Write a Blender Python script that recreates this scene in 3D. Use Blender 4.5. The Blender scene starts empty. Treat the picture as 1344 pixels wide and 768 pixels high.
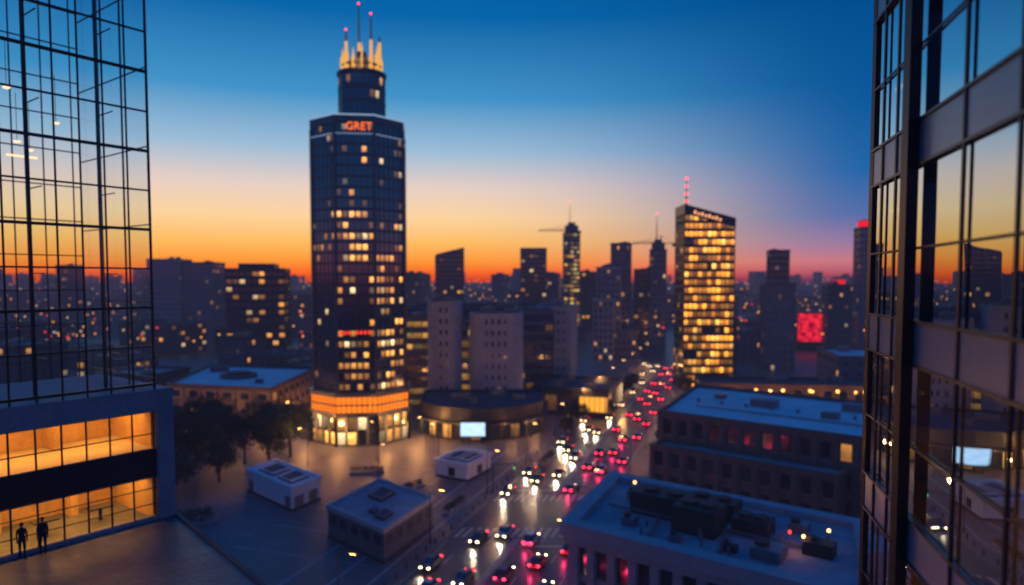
import bpy, math, random
from mathutils import Vector, Matrix
random.seed(7)
R=random.random
U=random.uniform
sc=bpy.context.scene
sc.view_settings.view_transform='Standard';sc.view_settings.look='None';sc.view_settings.exposure=0
def s2l(r,g,b):
    def c(x):
        x/=255.0
        return x/12.92 if x<=0.04045 else ((x+0.055)/1.055)**2.4
    return (c(r),c(g),c(b),1)
def link(o):
    sc.collection.objects.link(o); return o
CAMZ=40.0
# ------------------------------------------------------------------ node helpers
class NT:
    def __init__(s,name):
        s.mat=bpy.data.materials.new(name); s.mat.use_nodes=True
        s.nt=s.mat.node_tree; s.nt.nodes.clear()
    def n(s,t,**kw):
        nd=s.nt.nodes.new(t)
        for k,v in kw.items(): setattr(nd,k,v)
        return nd
    def l(s,a,b): s.nt.links.new(a,b)
    def setin(s,sock,v):
        if hasattr(v,'is_output') : s.l(v,sock)
        else: sock.default_value=v
    def m(s,op,a,b=None,c=None,clamp=False):
        nd=s.n('ShaderNodeMath',operation=op); nd.use_clamp=clamp
        s.setin(nd.inputs[0],a)
        if b is not None: s.setin(nd.inputs[1],b)
        if c is not None: s.setin(nd.inputs[2],c)
        return nd.outputs[0]
    def mix(s,f,a,b):
        nd=s.n('ShaderNodeMix',data_type='RGBA')
        s.setin(nd.inputs['Factor'],f); s.setin(nd.inputs[6],a); s.setin(nd.inputs[7],b)
        return nd.outputs[2]
    def mixsh(s,f,a,b):
        nd=s.n('ShaderNodeMixShader'); s.setin(nd.inputs[0],f); s.l(a,nd.inputs[1]); s.l(b,nd.inputs[2]); return nd.outputs[0]
    def pr(s,col,rough=.7,metal=0,ior=1.5,em=None,es=0):
        nd=s.n('ShaderNodeBsdfPrincipled')
        s.setin(nd.inputs['Base Color'],col); s.setin(nd.inputs['Roughness'],rough)
        s.setin(nd.inputs['Metallic'],metal); s.setin(nd.inputs['IOR'],ior)
        if em is not None:
            s.setin(nd.inputs['Emission Color'],em); s.setin(nd.inputs['Emission Strength'],es)
        return nd.outputs[0]
    def em(s,col,st):
        nd=s.n('ShaderNodeEmission'); s.setin(nd.inputs[0],col); s.setin(nd.inputs[1],st); return nd.outputs[0]
    def noise(s,vec,scale,detail=3,rough=.5):
        nd=s.n('ShaderNodeTexNoise'); s.l(vec,nd.inputs['Vector']); nd.inputs['Scale'].default_value=scale
        nd.inputs['Detail'].default_value=detail; nd.inputs['Roughness'].default_value=rough
        return nd.outputs['Fac']
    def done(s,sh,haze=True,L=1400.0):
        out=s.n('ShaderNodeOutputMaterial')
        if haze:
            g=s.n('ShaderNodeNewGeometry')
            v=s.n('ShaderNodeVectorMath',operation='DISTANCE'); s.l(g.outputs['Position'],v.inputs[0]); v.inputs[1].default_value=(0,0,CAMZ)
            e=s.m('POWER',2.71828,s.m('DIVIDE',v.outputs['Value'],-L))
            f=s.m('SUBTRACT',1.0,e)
            hz=s.em((.046,.044,.090,1),1.0)  # aerial haze painted into the material as emission, growing with distance
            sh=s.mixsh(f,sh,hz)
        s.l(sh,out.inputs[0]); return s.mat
def lin(c): return (c[0],c[1],c[2],1)
def basic(name,col,rough=.75,metal=0,var=.25,scale=.6,haze=True,ior=1.5):
    t=NT(name); g=t.n('ShaderNodeNewGeometry')
    f=t.noise(g.outputs['Position'],scale,5,.6)
    f2=t.noise(g.outputs['Position'],scale*9,3,.6)
    a=tuple(x*(1-var) for x in col); b=tuple(min(1,x*(1+var)) for x in col)
    c=t.mix(t.m('MULTIPLY_ADD',t.m('MULTIPLY_ADD',f2,.4,t.m('MULTIPLY',f,.6)),2.2,-.6,clamp=True),lin(a),lin(b))
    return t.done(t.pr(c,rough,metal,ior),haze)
def emis(name,col,st,haze=False):
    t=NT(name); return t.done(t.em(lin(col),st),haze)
def facade(name,wall,glass=(.018,.026,.04),wx=.7,wy=.6,lit=.25,warm=(1.0,.40,.07),pale=(1.0,.68,.32),st=1.2,paleamt=.25,wr=.7,ior=1.9,seed=0,floorpow=1.5,ex=2,ey=2):
    # one window per UV cell; lit rooms are chosen per cell, pane tone varies per cell
    t=NT(name)
    uv=t.n('ShaderNodeUVMap'); uv.uv_map='UVMap'
    sp=t.n('ShaderNodeSeparateXYZ'); t.l(uv.outputs[0],sp.inputs[0])
    x,y=sp.outputs[0],sp.outputs[1]
    oi=t.n('ShaderNodeObjectInfo')
    cx=t.m('FLOOR',x); cy=t.m('FLOOR',y)
    fx=t.m('FRACT',x); fy=t.m('FRACT',y)
    cb=t.n('ShaderNodeCombineXYZ'); t.l(cx,cb.inputs[0]); t.l(cy,cb.inputs[1]); t.l(t.m('MULTIPLY_ADD',oi.outputs['Random'],97.0,float(seed)),cb.inputs[2])
    wn=t.n('ShaderNodeTexWhiteNoise',noise_dimensions='3D'); t.l(cb.outputs[0],wn.inputs['Vector'])
    cb2=t.n('ShaderNodeCombineXYZ'); t.l(t.m('FLOOR',t.m('DIVIDE',x,4.0)),cb2.inputs[0]); t.l(cy,cb2.inputs[1]); t.l(t.m('MULTIPLY_ADD',oi.outputs['Random'],51.0,float(seed)+3),cb2.inputs[2])
    wn2=t.n('ShaderNodeTexWhiteNoise',noise_dimensions='3D'); t.l(cb2.outputs[0],wn2.inputs['Vector'])
    thr=t.m('MULTIPLY',t.m('MULTIPLY_ADD',t.m('POWER',wn2.outputs['Value'],floorpow),2.3,.1),lit)
    on=t.m('LESS_THAN',wn.outputs['Value'],thr)
    ax=t.m('ABSOLUTE',t.m('SUBTRACT',fx,.5)); ay=t.m('ABSOLUTE',t.m('SUBTRACT',fy,.5))
    mask=t.m('MULTIPLY',t.m('LESS_THAN',ax,wx/2),t.m('LESS_THAN',ay,wy/2))
    on=t.m('MULTIPLY',on,t.m('MULTIPLY',t.m('LESS_THAN',ax,ex/2),t.m('LESS_THAN',ay,ey/2)))
    cc=t.n('ShaderNodeSeparateColor'); t.l(wn.outputs['Color'],cc.inputs[0])
    col=t.mix(t.m('LESS_THAN',cc.outputs[1],paleamt),lin(warm),lin(pale))
    mp=t.n('ShaderNodeVectorMath',operation='MULTIPLY'); t.l(uv.outputs[0],mp.inputs[0]); mp.inputs[1].default_value=(3,3,1)
    inn=t.noise(mp.outputs[0],1.3,2,.6)
    grad=t.m('MULTIPLY_ADD',fy,.9,.25)  # ceiling light of the rooms painted in: glow brighter toward window top
    br=t.m('MULTIPLY',t.m('MULTIPLY',t.m('MULTIPLY_ADD',t.m('POWER',cc.outputs[2],2.0),1.7,.12),t.m('MULTIPLY_ADD',inn,1.6,.0)),grad)
    est=t.m('MULTIPLY',t.m('MULTIPLY',on,br),st)
    gl=t.mix(cc.outputs[0],lin(tuple(v*.6 for v in glass)),lin(tuple(v*1.5 for v in glass)))
    gsh=t.pr(gl,.1,0,ior,col,est)
    g=t.n('ShaderNodeNewGeometry')
    wc=t.mix(t.m('MULTIPLY_ADD',t.noise(g.outputs['Position'],.25,5,.65),2,-.5,clamp=True),lin(tuple(v*.7 for v in wall)),lin(tuple(v*1.25 for v in wall)))
    wsh=t.pr(wc,wr)
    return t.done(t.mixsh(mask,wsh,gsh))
# ------------------------------------------------------------------ mesh builder
class MB:
    def __init__(s): s.v=[];s.f=[];s.m=[];s.uv=[]
    def face(s,pts,mat=0,uvs=None):
        i=len(s.v); s.v+= [tuple(p) for p in pts]; s.f.append(tuple(range(i,i+len(pts)))); s.m.append(mat)
        s.uv+= list(uvs) if uvs else [(p[0]*.3,p[1]*.3) for p in pts]
    def prism(s,poly,z0,z1,mside=0,mtop=0,bottom=True,top=True):
        n=len(poly)
        for i in range(n):
            a=poly[i];b=poly[(i+1)%n]
            s.face([(a[0],a[1],z0),(b[0],b[1],z0),(b[0],b[1],z1),(a[0],a[1],z1)],mside)
        if top: s.face([(p[0],p[1],z1) for p in poly],mtop)
        if bottom: s.face([(p[0],p[1],z0) for p in reversed(poly)],mside)
    def box(s,cx,cy,z0,sx,sy,h,ang=0,mat=0,mtop=None):
        s.prism(rect(cx,cy,sx,sy,ang),z0,z0+h,mat,mat if mtop is None else mtop)
    def cyl(s,cx,cy,z0,r0,r1,h,n=12,mat=0,cap=None):
        for i in range(n):
            a=2*math.pi*i/n;b=2*math.pi*(i+1)/n
            s.face([(cx+r0*math.cos(a),cy+r0*math.sin(a),z0),(cx+r0*math.cos(b),cy+r0*math.sin(b),z0),(cx+r1*math.cos(b),cy+r1*math.sin(b),z0+h),(cx+r1*math.cos(a),cy+r1*math.sin(a),z0+h)],mat)
        s.face([(cx+r1*math.cos(2*math.pi*i/n),cy+r1*math.sin(2*math.pi*i/n),z0+h) for i in range(n)],mat if cap is None else cap)
    def ring(s,po,pi,z0,z1,mat):
        n=len(po)
        for i in range(n):
            j=(i+1)%n
            a,b,c,d=po[i],po[j],pi[j],pi[i]
            s.face([(a[0],a[1],z0),(b[0],b[1],z0),(b[0],b[1],z1),(a[0],a[1],z1)],mat)
            s.face([(c[0],c[1],z0),(d[0],d[1],z0),(d[0],d[1],z1),(c[0],c[1],z1)],mat)
            s.face([(a[0],a[1],z1),(b[0],b[1],z1),(c[0],c[1],z1),(d[0],d[1],z1)],mat)
            s.face([(d[0],d[1],z0),(c[0],c[1],z0),(b[0],b[1],z0),(a[0],a[1],z0)],mat)
    def bar(s,p,q,w,mat=0,w2=None):
        p=Vector(p);q=Vector(q);d=(q-p).normalized()
        u=d.cross(Vector((0,0,1)))
        if u.length<.01:u=Vector((1,0,0))
        u.normalize();v=d.cross(u); w2=w if w2 is None else w2
        A=[p+u*w/2*a+v*w/2*b for a,b in((-1,-1),(1,-1),(1,1),(-1,1))]
        B=[q+u*w2/2*a+v*w2/2*b for a,b in((-1,-1),(1,-1),(1,1),(-1,1))]
        for i in range(4):
            j=(i+1)%4; s.face([A[i],B[i],B[j],A[j]],mat)
        s.face(A,mat);s.face(B[::-1],mat)
    def mesh(s,name,mats,smooth=False):
        me=bpy.data.meshes.new(name); me.from_pydata(s.v,[],s.f)
        for m in mats: me.materials.append(m)
        me.polygons.foreach_set('material_index',s.m)
        ul=me.uv_layers.new(name='UVMap')
        ul.data.foreach_set('uv',[c for uv in s.uv for c in uv])
        if smooth: me.polygons.foreach_set('use_smooth',[True]*len(s.f))
        me.update(); return me
    def obj(s,name,mats,parent=None,smooth=False,loc=None):
        o=link(bpy.data.objects.new(name,s.mesh(name,mats,smooth)))
        if parent: o.parent=parent
        if loc: o.location=loc
        return o
def rect(cx,cy,w,d,ang=0):
    c,s_=math.cos(ang),math.sin(ang)
    return [(cx+x*c-y*s_,cy+x*s_+y*c) for x,y in((-w/2,-d/2),(w/2,-d/2),(w/2,d/2),(-w/2,d/2))]
def offs(poly,d):
    n=len(poly);out=[]
    for i in range(n):
        p0=Vector(poly[i-1]);p=Vector(poly[i]);p1=Vector(poly[(i+1)%n])
        e0=(p-p0).normalized();e1=(p1-p).normalized()
        n0=Vector((e0.y,-e0.x));n1=Vector((e1.y,-e1.x))
        b=(n0+n1); b=b/ max(.3,b.dot(n0)) if b.length>.01 else n0
        out.append((p.x+b.x*d,p.y+b.y*d))
    return out
def ngon(cx,cy,r,n,rot=0): return [(cx+r*math.cos(rot+2*math.pi*i/n),cy+r*math.sin(rot+2*math.pi*i/n)) for i in range(n)]
# ------------------------------------------------------------------ materials
M={}
M['trim_dark']=basic('dark_metal_trim',(.026,.030,.042),.4)
M['trim_tower']=basic('blue_black_aluminium',(.02,.03,.048),.3,ior=1.9)
M['trim_mid']=basic('grey_concrete_trim',(.11,.12,.15),.7)
M['trim_pale']=basic('pale_stone_trim',(.34,.36,.40),.75)
M['trim_brown']=basic('brown_stone_trim',(.14,.10,.09),.8)
M['roof_dark']=basic('dark_gravel_roof',(.07,.08,.10),.9,scale=.3)
M['roof_blue']=basic('membrane_roof',(.25,.31,.36),.8,var=.5,scale=.22)
M['roof_white']=basic('white_membrane_roof',(.72,.80,.83),.75,var=.28,scale=.15)
M['white']=basic('white_painted_panel',(.70,.73,.77),.6,var=.15,scale=.4)
M['metal']=basic('galvanised_metal',(.22,.23,.25),.4,metal=.6)
M['black']=basic('black_metal',(.012,.012,.014),.4)
M['hvac_dark']=basic('dark_equipment',(.03,.03,.033),.6)
M['amber']=emis('amber_lamp',(1,.42,.08),5)
M['amber_soft']=emis('amber_glow_panel',(1,.19,.012),1.5)
M['red']=emis('red_lamp',(1,.03,.03),5)
M['redsoft']=emis('red_sign_light',(1,.05,.03),1.2)
M['redbright']=emis('red_roof_light',(1,.02,.05),.9)
M['orangesign']=emis('orange_sign_light',(1,.17,.04),1.4)
M['gold']=emis('gold_glow_panel',(1,.47,.10),.9)  # floodlighting of the crown put into the panels as their own emission
M['led']=emis('blue_white_led_strip',(.4,.6,.9),.7)
F={}
tg=dict(wx=.93,wy=.8,ex=.72,ey=.5,wr=.3,glass=(.012,.028,.055),ior=2.3)
F['tower']=facade('curtain_wall_lit',(.02,.03,.05),lit=.62,st=2.3,paleamt=.14,floorpow=1.6,**tg)
F['tower_dim']=facade('curtain_wall_dim',(.02,.03,.05),lit=.12,st=1.6,seed=9,**tg)
F['tower_top']=facade('curtain_wall_upper',(.02,.03,.05),lit=.20,st=1.5,seed=29,**tg)
F['amber']=facade('amber_window_wall',(.05,.035,.025),wx=.84,wy=.6,lit=1.3,st=2.9,paleamt=.12,seed=4,warm=(1,.34,.03),pale=(1,.48,.08),floorpow=.8)
F['blue']=facade('blue_office_wall',(.17,.24,.34),glass=(.05,.09,.14),wx=.5,wy=.6,lit=.04,st=1.0,seed=5)
F['grey']=facade('grey_office_wall',(.15,.18,.24),glass=(.02,.035,.06),wx=.45,wy=.5,lit=.12,st=1.3,seed=6)
F['pale']=facade('pale_ribbed_wall',(.36,.38,.43),wx=.42,wy=.45,lit=.03,st=.8,glass=(.06,.07,.09),seed=7)
F['dark']=facade('dark_office_wall',(.03,.036,.05),wx=.8,wy=.5,lit=.22,st=1.8,seed=8)
F['darkoff']=facade('dark_unlit_wall',(.03,.04,.06),wx=.75,wy=.55,lit=.07,st=1.4,seed=18,glass=(.015,.028,.05))
F['brown']=facade('brown_stone_wall',(.17,.12,.11),wx=.5,wy=.6,lit=.04,st=1.1,glass=(.02,.02,.024),seed=10)
F['tan']=facade('tan_wall',(.30,.20,.14),wx=.45,wy=.4,lit=.06,st=.8,seed=14)
F['strip']=facade('ribbon_window_wall',(.10,.10,.11),wx=.95,wy=.45,lit=.7,st=1.1,warm=(.9,.42,.07),pale=(.8,.6,.2),seed=12)
F['gapstrip']=facade('lit_atrium_wall',(.10,.10,.11),wx=.95,wy=.55,lit=1.1,st=1.5,warm=(1,.5,.08),pale=(.9,.7,.2),seed=52)
F['shop']=facade('shopfront_glass',(.03,.03,.03),wx=.88,wy=.8,lit=1.0,st=2.5,paleamt=.4,seed=13)
F['colonnade']=facade('colonnade_glass',(.3,.3,.3),wx=.98,wy=.94,lit=.0,st=.3,seed=15)
# ------------------------------------------------------------------ building generator
def rooftop(mb,poly,z,mi,n=4):
    cx=sum(p[0] for p in poly)/len(poly);cy=sum(p[1] for p in poly)/len(poly)
    for k in range(n):
        p=poly[random.randrange(len(poly))]; f=U(.15,.55)
        x=cx+(p[0]-cx)*f+U(-1,1);y=cy+(p[1]-cy)*f+U(-1,1)
        w=U(2,5);d=U(1.5,3.5);h=U(1,2.6)
        a=U(-.4,0)
        mb.box(x,y,z+.02+k*.003,w,d,h,a,mi)
        mb.cyl(x,y,z+.02+h,min(w,d)*.3,min(w,d)*.3,.35,10,mi)
def bld(name,poly,h,fm,z0=0,bay=3.0,fh=3.4,trim='trim_dark',roof='roof_dark',pier=.22,slab=.12,par=.9,pw=.3,sh=.35,emats=None,ztop=None,units=3,parent=None,detail=True):
    mb=MB(); mats=[fm,M[trim],M[roof],M['metal']]
    ei={}
    if emats:
        for k,mm in emats.items():
            mats.append(mm); ei[k]=len(mats)-1
    n=len(poly);off=0
    nf=max(1,round(h/fh)); 
    zt=[z0+h]*n if not ztop else [ztop(*p) for p in poly]
    fhh=h/nf
    for i in range(n):
        a=poly[i];b=poly[(i+1)%n];L=math.dist(a,b);nb=max(1,round(L/bay))
        ua,ub=off,off+nb; off+=nb+3
        za,zb=zt[i],zt[(i+1)%n]
        mb.face([(a[0],a[1],z0),(b[0],b[1],z0),(b[0],b[1],zb),(a[0],a[1],za)],ei.get(i,0),[(ua,0),(ub,0),(ub,(zb-z0)/fhh),(ua,(za-z0)/fhh)])
        if detail and pier>0:
            dx,dy=(b[0]-a[0])/L,(b[1]-a[1])/L; nx,ny=dy,-dx
            for k in range(nb+1):
                t=k/nb; x=a[0]+(b[0]-a[0])*t;y=a[1]+(b[1]-a[1])*t
                if k==0: x+=dx*pw*.5;y+=dy*pw*.5
                if k==nb: x-=dx*pw*.5;y-=dy*pw*.5
                z1=za+(zb-za)*t-.45
                q=[(x-dx*pw/2,y-dy*pw/2),(x-dx*pw/2+nx*pier,y-dy*pw/2+ny*pier),(x+dx*pw/2+nx*pier,y+dy*pw/2+ny*pier),(x+dx*pw/2,y+dy*pw/2)]
                mb.prism(q,z0+.01,z1,1,1,False,False)
    mb.face([(poly[i][0],poly[i][1],zt[i]) for i in range(n)],2)
    if detail and slab>0:
        for k in range(1,nf):
            z=z0+k*fhh
            if z>min(zt)-1: break
            mb.ring(offs(poly,slab),offs(poly,-.05),z-sh/2,z+sh/2,1)
    if par>0:
        if not ztop: mb.ring(offs(poly,.3),offs(poly,-.35),z0+h-.45,z0+h+par,1)
    if units: rooftop(mb,poly,z0+h,3,units)
    return mb.obj(name,mats,parent)
def antenna(mb,x,y,z0,z1,w,mat,redmat=None,n=3):
    mb.cyl(x,y,z0,w,w*.25,z1-z0,6,mat)
    if redmat is not None:
        for k in range(n):
            z=z0+(z1-z0)*(k+1)/n
            mb.cyl(x,y,z-.3,w*.9+.1,w*.9+.1,.6,6,redmat)
# ------------------------------------------------------------------ WORLD
w=bpy.data.worlds.new('World');sc.world=w;w.use_nodes=True
nt=w.node_tree;nt.nodes.clear()
def wn_(t,**k):
    nd=nt.nodes.new(t)
    for a,b in k.items(): setattr(nd,a,b)
    return nd
def wm(op,a,b=None,clamp=False):
    nd=wn_('ShaderNodeMath',operation=op);nd.use_clamp=clamp
    for i,v in enumerate((a,b)):
        if v is None: continue
        if hasattr(v,'is_output'): nt.links.new(v,nd.inputs[i])
        else: nd.inputs[i].default_value=v
    return nd.outputs[0]
tc=wn_('ShaderNodeTexCoord');sx=wn_('ShaderNodeSeparateXYZ');nt.links.new(tc.outputs['Generated'],sx.inputs[0])
X,Y,Z=sx.outputs
def ramp(stops):
    r=wn_('ShaderNodeValToRGB');cr=r.color_ramp;cr.interpolation='LINEAR'
    cr.elements[0].position=stops[0][0];cr.elements[0].color=s2l(*stops[0][1])
    cr.elements[1].position=stops[-1][0];cr.elements[1].color=s2l(*stops[-1][1])
    for p,c in stops[1:-1]:
        e=cr.elements.new(p);e.color=s2l(*c)
    nt.links.new(zf,r.inputs[0]);return r.outputs[0]
zf=wm('MULTIPLY',Z,2.0,True)
A=ramp([(0,(205,66,44)),(.02,(250,100,40)),(.055,(255,152,56)),(.11,(255,190,100)),(.18,(254,212,158)),(.26,(232,208,196)),(.36,(158,190,215)),(.5,(66,148,200)),(.7,(8,102,170)),(1,(0,76,145))])
B=ramp([(0,(88,54,92)),(.02,(178,86,104)),(.05,(200,120,132)),(.10,(150,122,162)),(.17,(86,110,170)),(.28,(34,102,168)),(.45,(10,90,157)),(.7,(2,76,142)),(1,(2,58,120))])
hl=wm('SQRT',wm('ADD',wm('MULTIPLY',X,X),wm('MULTIPLY',Y,Y)))
az=math.radians(-28)
dt=wm('DIVIDE',wm('ADD',wm('MULTIPLY',X,math.sin(az)),wm('MULTIPLY',Y,math.cos(az))),wm('ADD',hl,.0001))
mr=wn_('ShaderNodeMapRange',interpolation_type='SMOOTHSTEP');nt.links.new(dt,mr.inputs[0]);mr.inputs[1].default_value=.56;mr.inputs[2].default_value=.94
mx=wn_('ShaderNodeMix',data_type='RGBA');nt.links.new(mr.outputs[0],mx.inputs[0]);nt.links.new(B,mx.inputs[6]);nt.links.new(A,mx.inputs[7])
mz=wn_('ShaderNodeMapRange',interpolation_type='SMOOTHSTEP');nt.links.new(Z,mz.inputs[0]);mz.inputs[1].default_value=.42;mz.inputs[2].default_value=.85;mz.inputs[3].default_value=1.0;mz.inputs[4].default_value=1.6  # extra sky strength overhead, added to brighten and blue roofs and ground
bg=wn_('ShaderNodeBackground');nt.links.new(mx.outputs[2],bg.inputs[0]);nt.links.new(mz.outputs[0],bg.inputs[1])
wo=wn_('ShaderNodeOutputWorld');nt.links.new(bg.outputs[0],wo.inputs[0])
sl=bpy.data.lights.new('sun','SUN');sl.energy=.08;sl.angle=math.radians(6);sl.color=(1,.5,.25)
so=link(bpy.data.objects.new('sun',sl))
d=Vector((math.sin(az)*math.cos(.05),math.cos(az)*math.cos(.05),math.sin(.05)));so.rotation_euler=d.to_track_quat('Z','Y').to_euler()
# ------------------------------------------------------------------ CAMERA
cd=bpy.data.cameras.new('camera');cam=link(bpy.data.objects.new('camera',cd));sc.camera=cam
cd.sensor_width=36;cd.lens=36*900/1344.0;cd.shift_y=.0232;cd.clip_end=20000;cd.clip_start=.1
cam.location=(0,0,CAMZ);cam.rotation_euler=(math.radians(90-3),0,0)
cd.dof.use_dof=True;cd.dof.focus_distance=19;cd.dof.aperture_fstop=.24
# ------------------------------------------------------------------ GROUND
t=NT('asphalt');g=t.n('ShaderNodeNewGeometry')
n1=t.noise(g.outputs['Position'],.12,6,.65);n2=t.noise(g.outputs['Position'],2.5,4,.6)
c=t.mix(t.m('MULTIPLY_ADD',n2,.4,t.m('MULTIPLY',n1,.6)),(.022,.023,.03,1),(.065,.062,.075,1))
asph=t.done(t.pr(c,t.m('MULTIPLY_ADD',n1,.35,.2)))
t=NT('plaza_paving');g=t.n('ShaderNodeNewGeometry')
mp=t.n('ShaderNodeMapping');t.l(g.outputs['Position'],mp.inputs[0]);mp.inputs['Rotation'].default_value=(0,0,math.radians(18))
bk=t.n('ShaderNodeTexBrick');t.l(mp.outputs[0],bk.inputs['Vector']);bk.inputs['Scale'].default_value=.35
bk.inputs['Color1'].default_value=(.17,.17,.195,1);bk.inputs['Color2'].default_value=(.25,.245,.27,1);bk.inputs['Mortar'].default_value=(.08,.08,.095,1);bk.inputs['Mortar Size'].default_value=.018
n1=t.noise(g.outputs['Position'],.06,6,.7);n2=t.noise(g.outputs['Position'],1.4,4,.6)
cc=t.mix(t.m('MULTIPLY_ADD',n1,2.2,-.65,clamp=True),(.08,.08,.095,1),bk.outputs[0])
cc=t.mix(t.m('MULTIPLY',n2,.35),cc,(.07,.07,.085,1))
pave=t.done(t.pr(cc,.5))
mb=MB();S=14000
mb.face([(-S,-300,0),(S,-300,0),(S,S,0),(-S,S,0)],0);mb.obj('ground',[asph])
kerb=basic('kerb_stone',(.24,.24,.26),.8)
def road_x(y,off): return -3.7+.325*(y-90)+off*1.0515
def slab_(name,poly,h=.13):
    m=MB();m.prism(poly,-.05,h,1,0,False);m.obj(name,[pave,kerb])
slab_('plaza_pavement',[(-320,30),(road_x(30,-10.5),30),(road_x(345,-10.5),345),(-320,345)])
slab_('pavement',[(road_x(30,10.5),30),(90,30),(90,46),(road_x(107,10.5)+1,107-.3),(road_x(106,10.5),106)])
slab_('pavement',[(road_x(122,10.5),122),(137,28),(420,28),(420,345),(road_x(345,10.5),345)])
m=MB();m.prism([(road_x(60,-.6),60),(road_x(60,.6),60),(road_x(104,.6),104),(road_x(104,-.6),104)],-.03,.14,0,0,False)
m.prism([(road_x(126,-.6),126),(road_x(126,.6),126),(road_x(330,.6),330),(road_x(330,-.6),330)],-.03,.14,0,0,False);m.obj('median_kerb',[kerb])
paint=basic('road_paint',(.42,.42,.41),.6,var=.5,scale=1.5)
m=MB()
def strip(o,y0,y1,wd,z=.008):
    m.face([(road_x(y0,o-wd/2),y0,z),(road_x(y0,o+wd/2),y0,z),(road_x(y1,o+wd/2),y1,z),(road_x(y1,o-wd/2),y1,z)],0)
for o in(-7.2,-3.9,3.9,7.2):
    y=50
    while y<340:
        if not(104<y<126): strip(o,y,y+3,.18)
        y+=7.5
for o in(-10.1,10.1):
    strip(o,40,104,.16);strip(o,126,340,.16)
for o in [-9.6+.0+i*1.2 for i in range(17)]:
    strip(o,105,109,.6);strip(o,122.5,126,.6)
for o in(5.5,): strip(o,101,101.6,9)
strip(-5.5,128.5,129.1,9)
m.obj('road_markings',[paint])
m=MB()
for o in(-14,-19,-25):
    m.face([(road_x(72,o),72,.136),(road_x(72,o+.45),72,.136),(road_x(160,o+.45),160,.136),(road_x(160,o),160,.136)],0)
for k in range(9):
    y=84+k*9;x=road_x(y,-14.2)
    m.face([(x,y,.140),(x-.35,y+.35*.4,.140),(x-24,y+8.2,.140),(x-24,y+7.8,.140)],0)
m.obj('plaza_stone_bands',[basic('pale_paving_band',(.30,.30,.33),.6,var=.3)])
# ------------------------------------------------------------------ CENTRAL TOWER
TX,TY=-38.6,175
rot=math.atan2(TY,TX)+math.pi/8-.10
oct_=ngon(TX,TY,11/math.cos(math.pi/8),8,rot)
em={}
for i in range(8):
    a=oct_[i];b=oct_[(i+1)%8];nx=(a[0]+b[0])/2-TX
    if nx<-5: em[i]=F['tower_dim']
tower=link(bpy.data.objects.new('skyscraper',None))
bld('shaft',oct_,44,F['tower'],z0=13,bay=1.55,fh=2.6,trim='trim_tower',pier=.14,slab=.07,pw=.15,sh=.28,par=0,emats=em,units=0,parent=tower)
bld('upper_shaft',oct_,20.5,F['tower_top'],z0=57,bay=1.55,fh=2.6,trim='trim_tower',pier=.14,slab=.07,pw=.15,sh=.28,par=1.4,units=0,parent=tower)
m=MB();mm=[M['trim_tower'],M['amber_soft'],F['shop'],M['led'],M['gold'],M['orangesign'],M['redsoft'],M['red'],F['tower_top'],M['trim_pale'],M['trim_mid']]
o2=offs(oct_,.5)
off=0
for i in range(8):
    a=o2[i];b=o2[(i+1)%8]
    m.face([(a[0],a[1],0.1),(b[0],b[1],.1),(b[0],b[1],7.3),(a[0],a[1],7.3)],2,[(off,0),(off+4,0),(off+4,2),(off,2)]);off+=6
    # corner columns that give the shaft its facets
    p=oct_[i];m.box(p[0],p[1],13.1,.75,.75,63.6,rot+2*math.pi*i/8,0)
m.ring(offs(oct_,.9),offs(oct_,-.2),7.3,8.2,0);m.ring(offs(oct_,1.3),offs(oct_,-.2),12.0,13.1,0)
m.ring(offs(oct_,.75),offs(oct_,-.2),8.2,12.0,1)
for i in range(8):
    a=offs(oct_,.95)[i];b=offs(oct_,.95)[(i+1)%8]
    for k in range(9):
        x=a[0]+(b[0]-a[0])*k/8;y=a[1]+(b[1]-a[1])*k/8
        m.box(x,y,8.2,.2,.2,3.8,0,0)
    a=offs(oct_,1.1)[i];b=offs(oct_,1.1)[(i+1)%8]
    for k in range(5):
        x=a[0]+(b[0]-a[0])*k/4;y=a[1]+(b[1]-a[1])*k/4
        m.box(x,y,.1,.5,.5,7.3,0,10)
m.ring(offs(oct_,.85),offs(oct_,-.1),9.8,10.2,0)
m.ring(offs(oct_,.36),offs(oct_,.2),78.9,79.2,3)
m.ring(offs(oct_,.34),offs(oct_,.2),74.6,74.7,3)
CX,CY=-37.6,174.5
for i in range(24):
    a=2*math.pi*i/24;b=2*math.pi*(i+1)/24;r=5.7
    m.face([(CX+r*math.cos(a),CY+r*math.sin(a),77),(CX+r*math.cos(b),CY+r*math.sin(b),77),(CX+r*math.cos(b),CY+r*math.sin(b),90.8),(CX+r*math.cos(a),CY+r*math.sin(a),90.8)],8,[(i,0),(i+1,0),(i+1,4),(i,4)])
    m.box(CX+r*math.cos(a),CY+r*math.sin(a),77,.2,.2,13.8,a,0)
c24=ngon(CX,CY,5.7,24)
for z in(80.2,83.6,87): m.ring(offs(c24,.2),offs(c24,-.1),z,z+.45,0)
m.ring(offs(c24,.9),offs(c24,-.1),78.8,80.0,0)
m.prism(offs(c24,.45),90.8,91.4,0,0)
for i in range(14):
    a=2*math.pi*i/14;r=4.7
    x,y=CX+r*math.cos(a),CY+r*math.sin(a)
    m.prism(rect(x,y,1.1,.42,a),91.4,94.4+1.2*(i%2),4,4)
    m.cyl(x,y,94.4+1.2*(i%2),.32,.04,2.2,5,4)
m.cyl(CX,CY,91.4,3.7,3.0,3.4,12,9,0)
m.ring(offs(ngon(CX,CY,4.7,14),.35),offs(ngon(CX,CY,4.7,14),-.3),92.9,93.3,0)
m.cyl(CX,CY,94.8,1.5,1.2,2,12,0)
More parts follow.
